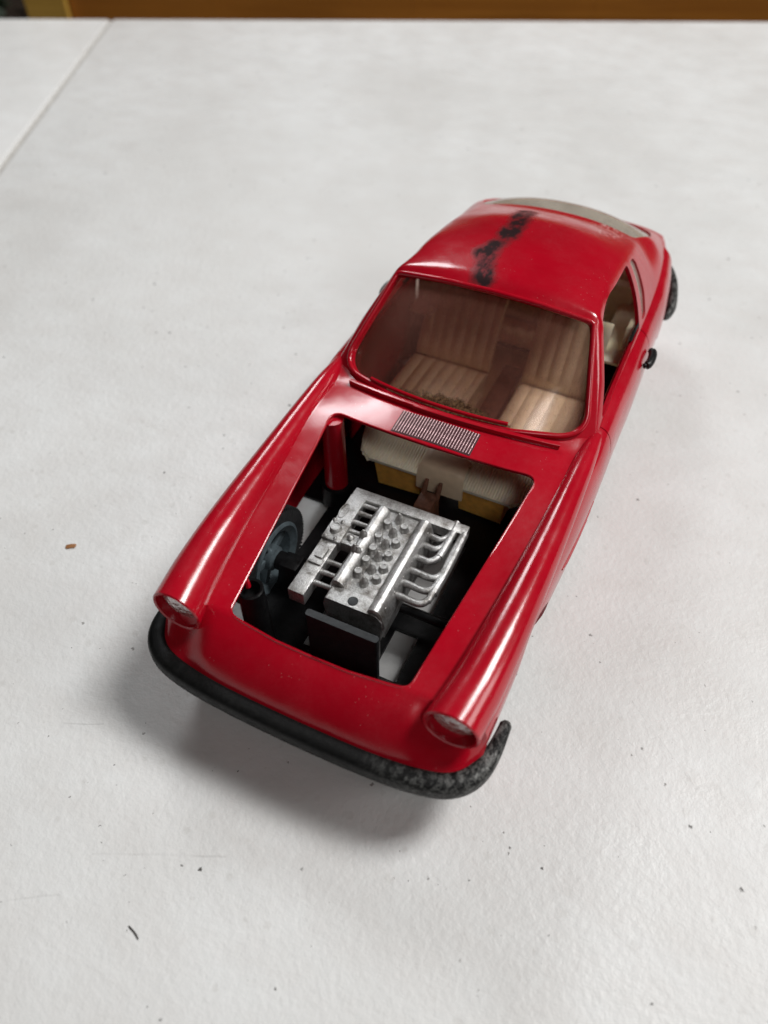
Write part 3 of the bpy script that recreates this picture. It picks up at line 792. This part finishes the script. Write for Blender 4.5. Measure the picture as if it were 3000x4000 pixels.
# posts holding the body: hollow black one in front, red ones by the bulkhead
for s in (-1,):
    bp_ = MB(); bp_.lathe([(4.7, -36), (4.3, -5.2), (3.9, -4.8), (3.2, -5.0), (3.0, -9), (.2, -9)], 22, 'z', (s*31.2, 13.6, 0)); bp_.build('mounting_post', M['black'], chassis, angle=30)
    pg = MB(); pg.tube([(s*33.0, 14.8, -6.5), (s*33.2, 15.0, -4.6), (s*34.0, 15.6, -3.0)], [1.0, .9, .6], 8); pg.build('broken_pin', M['red'], body_o)
    rp = MB(); rp.lathe([(4.7, -30), (4.2, 7.2), (.2, 7.3)], 22, 'z', (s*38.4, 84.6, 0)); rp.build('support_post', M['red'], body_o, angle=30)
    cp_ = MB(); cp_.lathe([(6.4, -36), (6.0, -27), (5.0, -26.6)], 22, 'z', (s*38.4, 84.6, 0)); cp_.build('post_socket', M['black'], chassis, angle=30)

# radiator: dark plate with rounded top
rd = MB()
poly = round_poly([(-12.8, 0), (12.8, 0), (12.8, 2.5), (-12.8, 2.5)], 1.2, 6)
rd.prism([(p[0], p[1]+15.0) for p in poly], -36, -9.6); rd.build('radiator', M['radiator'], car, angle=30)

# ------------------------------------------------------------------ engine
eng = empty('engine', (0, 45, -34)); eng.parent = car; eng.location = Vector((0, 45, -34))*S - ABS[car.name]
SI = M['silver']
b = MB(); b.box((-9.8, 27, -26), (9.8, 67, -9.4), .5)
fpoly = round_poly([(-10.2, -12), (-9.4, -8.0), (9.0, -8.0), (10.8, -10.5), (10.2, -24), (-8.5, -24)], [1.2, .9, 1.2, 1.5, 4, 3], 5)
V_ = [(p[0], 22.6, p[1]) for p in fpoly] + [(p[0], 28.4, p[1]) for p in fpoly]; n_ = len(fpoly)
b.add(V_, [tuple(range(n_))[::-1], tuple(range(n_, 2*n_))] + [(i, (i+1) % n_, n_+(i+1) % n_, n_+i) for i in range(n_)])
b.lathe([(2.6, -35.5), (2.6, -22)], 16, 'z', (6.5, 24.5, 0)); b.box((-6, 30, -36), (6, 62, -24), .8)
b.build('engine_block', SI, eng, angle=30)
nt = MB(); nt.lathe([(1.75, -8.6), (1.75, -7.86), (1.6, -7.82), (.1, -7.84)], 18, 'z', (-.4, 25.0, 0)); nt.build('hole_shade_disc', M['radiator'], eng)  # dark disc on the solid block, paints the shade inside a hole
for s in (-1, 1):                                      # cam covers, half round with a slanted flank
    y0, y1 = (28, 64.5) if s < 0 else (22.9, 65)
    pr = [(4.9, -10.4), (5.1, -8.6), (5.7, -7.1), (6.7, -6.1), (7.9, -5.7), (9.1, -6.1), (10.0, -7.2), (10.6, -9.0), (11.6, -13.5), (11.2, -16), (4.9, -16)]
    V_ = []; 
    for yy, sc in ((y0, .82), (y0+.5, 1), (y1-.5, 1), (y1, .82)):
        V_ += [(s*(7.9+(p[0]-7.9)*sc), yy, -10+(p[1]+10)*sc) for p in pr]
    n_ = len(pr); F_ = [(i*n_+k, i*n_+(k+1) % n_, (i+1)*n_+(k+1) % n_, (i+1)*n_+k) for i in range(3) for k in range(n_)] + [tuple(range(n_))[::-1], tuple(3*n_+k for k in range(n_))]
    cc = MB().add(V_, F_); cover = cc.build('cam_cover', SI, eng, angle=32)
    for k in range(6):
        bo = MB(); bo.lathe([(.85, 0), (.8, .5), (.3, .95), (.05, 1.0)], 10, 'z'); yy = y0+4+k*(y1-y0-8)/5
        o = bo.build('bolt', SI, eng, (s*9.6, yy, -8.3)); o.rotation_euler = (0, s*1.1, 0)
flat = MB(); flat.lathe([(1.9, 0), (1.55, .5), (1.4, 2.3), (1.2, 2.6), (.85, 2.6), (.8, 2.4), (.05, 2.4)], 16, 'z'); flat_me = mesh_data('stud', flat.V, flat.F, 30); flat_me.materials.append(SI)
pnt = MB(); pnt.lathe([(1.8, 0), (1.5, .6), (1.35, 2.4), (1.0, 2.9), (.6, 3.5), (.4, 4.1), (.02, 4.3)], 16, 'z'); pnt_me = mesh_data('stud', pnt.V, pnt.F, 30); pnt_me.materials.append(SI)
for x, y in [(-1.44, 62.97), (-0.91, 56.4), (-1.12, 50.88), (-0.94, 45.02), (-0.77, 39.32), (-0.68, 33.42)]: link('stud', pnt_me, None, eng, (x, y, -9.6))
for x, y in [(-4.29, 59.31), (-4.58, 52.62), (-3.93, 46.9), (-3.97, 41.65), (-4.09, 36.17), (1.87, 59.78), (1.88, 52.63), (1.89, 46.69), (2.65, 41.26), (2.41, 36.43)]: link('stud', flat_me, None, eng, (x, y, -9.6))
for x, y, z in [(-8.65, 49.42, -7.4), (-8.56, 42.82, -7.4), (-7.57, 42.69, -8.0)]: link('stud', pnt_me, None, eng, (x, y, z))
# rear plate
rpb = MB(); rpb.box((-21.9, 66.0, -13), (22.2, 70.5, -8.4), .5); rpb.build('rear_plate', SI, eng)
# air box along the left flank
ab = MB(); ab.box((-21.9, 20.3, -13.8), (-15.9, 66.4, -8.0), .45); airbox = ab.build('air_box', SI, eng)
cb = MB(); cb.box((-22.0, 43.6, -12), (-15.0, 53.0, -6.9), .5); cb.box((-15.2, 44.5, -12), (-8.6, 49.5, -7.6), .3); cb.build('carburettor', SI, eng)
kn = MB(); kn.lathe([(2.1, -7.0), (2.1, -5.7), (1.8, -5.3), (1.5, -5.3), (1.4, -5.6), (.05, -5.6)], 20, 'z', (-18.9, 48.6, 0)); kn.build('filler_cap', SI, eng, angle=30)
for x, y in ((-21.0, 52.0), (-18.0, 52.2), (-20.6, 44.4), (-17.0, 44.6), (-12.6, 47.4)):
    bo = MB(); r_ = 1.3 if x > -13 else .75
    bo.lathe([(r_, 0), (r_*.95, .5*r_+.2), (r_*.6, r_*.9+.2), (.04, r_*1.1+.25)], 12, 'z'); bo.build('bolt', SI, eng, (x, y, -6.95 if x < -13 else -7.6))
sb = MB(); sb.box((-20.4, 34.8, -9), (-16.6, 40.4, -6.6), .35, taper=(.8, .85)); sb.box((-21.2, 32.8, -9), (-16.4, 35.4, -7.2), .3); sb.build('distributor', SI, eng)
lp = MB(); lp.tube([(-20.6+1.3*math.cos(t)*1.0, 58+3.4*math.sin(t), -7.95) for t in np.linspace(0, 2*math.pi, 20)], .28, 6, caps=False); lp.build('ring_mark', SI, airbox)
for y in [64.84, 60.89, 56.45, 52.15, 37.15, 32.49, 27.67]:
    mb = MB(); mb.tube([(-16.5, y, -10.2), (-12, y-.1, -9.9), (-8.5, y-.2, -9.6)], [1.1, .85, 1.0], 12); mb.build('intake_runner', SI, eng)
# exhaust headers on the right flank
sy = [34.69, 40.2, 45.84, 51.64, 57.39, 61.99]
for k, y in enumerate(sy):
    mb = MB()
    if k < 3: xo, yend = 21.0, 66.5
    else: xo, yend = 17.2, 64.5
    P = catmull([(9.5, y, -10.2), (13, y-.3, -10.0), (xo-2.6, y-.4, -9.9), (xo-.5, y+1.6, -9.7), (xo, y+5, -9.6), (xo, max(y+8, yend if k in (0, 3) else y+9), -9.5)], 6)
    mb.tube(P, [1.25 - .0*i for i in range(len(P))], 14); mb.build('exhaust_pipe', SI, eng, angle=60)
mb = MB(); mb.tube(catmull([(21.2, sy[0]+5, -9.9), (21.6, 52, -9.7), (21.4, 67, -9.6)], 6), 1.5, 14); mb.build('collector', SI, eng, angle=60)
mb = MB(); mb.tube(catmull([(17.3, sy[3]+2.5, -9.5), (17.5, 58, -9.4), (17.8, 66, -9.4)], 6), 1.35, 14); mb.build('collector', SI, eng, angle=60)
# gear-lever stub behind the engine
gl = MB(); gl.box((-4.5, 80.5, -36), (3.6, 91, -20.5), .6, taper=(.85, .8)); gear = gl.build('gearbox_stub', M['brown'], car)
for x in (-3.0, 2.6):
    pb = MB(); pb.tube([(x, 88.5, -22), (x+.2, 90.5, -17.6), (x+.3, 91.4, -15.6)], [1.1, 1.0, .8], 10); pb.build('prong', M['brown'], gear)

# ------------------------------------------------------------------ interior
# dashboard: ribbed shelf sloping up towards the screen
def dash_half_width(y): return 27.4 + 9.6*math.sqrt(max(0, 1-((111-min(y, 111))/16.3)**2))
dv_, nX, nY = [], 330, 22
for j, y in enumerate(np.linspace(94.9, 126, nY)):
    hw = dash_half_width(y)
    for i in range(nX):
        x = -37.2 + 74.4*i/(nX-1)
        xx = max(-hw, min(hw, x)); rb_ = .26*math.cos(2*math.pi*x/1.12) if 8.8 < abs(x) < hw-.4 else 0
        if y < 96: rb_ *= .2
        dv_.append((xx, y, -18.6 + (y-94.9)*.23 + rb_))
df_ = grid_faces(nY, nX)
dV_, dF_, _ = thicken(np.array(dv_), df_, 1.6); dash = mesh('dashboard', dV_, dF_, M['ivory'], car, angle=60)
for s in (-1, 1):
    mb = MB(); q = [(s*8.0, 96.4), (s*27.0, 95.6), (s*28.0, 118), (s*8.0, 118)]
    lo = [(s*8.6, 98.8), (s*26.4, 98.0), (s*27, 116), (s*8.6, 116)]
    V_ = [(p[0], p[1], -34.4) for p in lo] + [(p[0], p[1], -20.0) for p in q]
    F_ = [(3, 2, 1, 0), (4, 5, 6, 7)] + [(i, (i+1) % 4, 4+(i+1) % 4, 4+i) for i in range(4)]
    mb.add(V_, F_); o = mb.build('glove_box', M['amber'], dash, angle=20)
mb = MB()
for (yy, dz, sc, mar) in ((94.6, -25.5, 1, 0), (94.4, -19.5, 1, 0), (95.6, -14.0, .97, 0), (96.4, -13.2, .94, .4), (104, -12.2, .92, .6), (105, -15.5, .95, 0)):
    q = round_poly([(-8.6, 0), (10.4, 0), (10.4, 1), (-8.6, 1)], .2, 3)
    for x in np.linspace(-8.6, 10.6, 14): mb.V.append((1+(x-1)*sc, yy + .25*((x-1)/9.6)**4, dz - (.9 if abs(x-1) > 9 and dz > -18 else 0)))
mb.F = grid_faces(6, 14)
V2, F2, _ = thicken(np.array(mb.V), mb.F if vnormals(np.array(mb.V), mb.F)[20][1] < 0 else [f[::-1] for f in mb.F], 1.2)
mesh('centre_console', V2, F2, M['tan'], dash, angle=50)
# seats with rolled ribs
def seat(name, x0, x1, yf, yb, zc, ztop, lean, pitch=5.3):
    e = empty(name, ((x0+x1)/2, (yf+yb)/2, -35)); e.parent = car; e.location = Vector(((x0+x1)/2, (yf+yb)/2, -35))*S - ABS[car.name]
    def panel(nm, P0, P1, nrm, th):
        P0, P1, nrm = np.array(P0), np.array(P1), np.array(nrm); V_, nx = [], int((x1-x0)/pitch*10)+1
        for v in np.linspace(0, 1, 14):
            for i in range(nx):
                x = x0 + (x1-x0)*i/(nx-1); ph = (x-x0)/pitch
                r_ = 1.0*abs(math.sin(math.pi*ph))**.6 * min(1, 6*min(v, 1-v)+.15)
                edge_ = (1-min(1, 8*min(v, 1-v)))**2*1.5
                V_.append((x, *(P0+(P1-P0)*v + nrm*(r_-edge_))))
        F_ = grid_faces(14, nx)
        if vnormals(np.array(V_), F_)[nx*7+3][1:] @ nrm < 0: F_ = [f[::-1] for f in F_]
        V2, F2, _ = thicken(np.array(V_), F_, th); mesh(nm, V2, F2, M['ivory'], e, angle=50)
    panel('cushion', (yf, zc+1.5), (yb, zc-1.0), (0.05, 1.0), 9)
    nl = math.hypot(lean, ztop-zc); panel('backrest', (yb-1, zc-1), (yb-1+lean, ztop), (-(ztop-zc)/nl, lean/nl), 6)
seat('front_seat', 9.0, 40.0, 132, 171, -22, 6, 17); seat('front_seat', -42, -6.5, 132, 171, -22, 6, 17)
seat('rear_seat', -40, 40, 196, 218, -24, 9, 9, 6.5)
tb = MB(); tb.box((-3.2, 128, -32.8), (5.6, 186, -28), 1.0); tb.build('tunnel', M['brown'], car)
fl = MB(); fl.box((-46.4, 127, -35.2), (46.4, 224, -33.0), .4); fl.build('cabin_floor', M['ivory'], car)
# ivory side trim seen through the door window
for s in (-1, 1):
    tr = MB(); tr.box((s*46.5-1.2, 184, -30), (s*46.5+1.2, 226, 7.0), .8); tr.build('side_trim', M['ivory'], car)
for s in (-1, 1):
    tr = MB(); tr.box((s*48.9-.6, 117, -35), (s*48.9+.6, 183.4, 8.6), .4); tr.build('door_card', M['red'], car)
for s in (-1, 1):
    wh = MB(); wh.box((s*37.6-.9, 174.5, -32.8), (s*37.6+.9, 221, -4.4), .4); wh.box((s*43-4.8, 174.5, -5.0), (s*43+4.8, 221, -3.6), .4); wh.build('wheel_house', M['ivory'], car)
ps = MB(); ps.box((-42, 219, -30), (42, 252, 4.5), 2); ps.build('parcel_shelf', M['ivory'], car)

# ------------------------------------------------------------------ small loose things on the tiles
def crumb(p, sx_, sy_, ang, name, mat, label, cat):
    mb = MB(); bm = bmesh.new(); bmesh.ops.create_icosphere(bm, subdivisions=2, radius=1)
    for v in bm.verts:
        k = 1 + .25*math.sin(v.co.x*5+p[0]) * math.cos(v.co.y*4+p[1]); q = Vector((v.co.x*sx_*k, v.co.y*sy_*k, v.co.z*min(sx_, sy_)*.45))
        q.rotate(Matrix.Rotation(ang, 3, 'Z')); v.co = q + Vector((0, 0, min(sx_, sy_)*.4))
    bm.verts.index_update(); mb.add([v.co[:] for v in bm.verts], [[v.index for v in f.verts] for f in bm.faces]); bm.free()
    return tag(mb.build(name, mat, None, (p[0], p[1], G)), label, cat)
crumb((-127.47, 22.92), 2.2, 1.1, .6, 'crumb', M['crumb'], 'tiny brown crumb on the white tile left of the car', 'crumb')
p0, p1 = np.array([-20.65, -78.67, G]), np.array([-16.02, -80.29, G])
hp = catmull([(*p0[:2], G+.25), (*((p0+p1)/2+(.4, .1, 0))[:2], G+.3), (*p1[:2], G+.25)], 6)
hm = MB().tube(hp, [.10]+[.22]*(len(hp)-2)+[.12], 8)
tag(hm.build('hair', M['hair'], None), 'short dark hair lying on the tile near the bottom edge', 'hair')
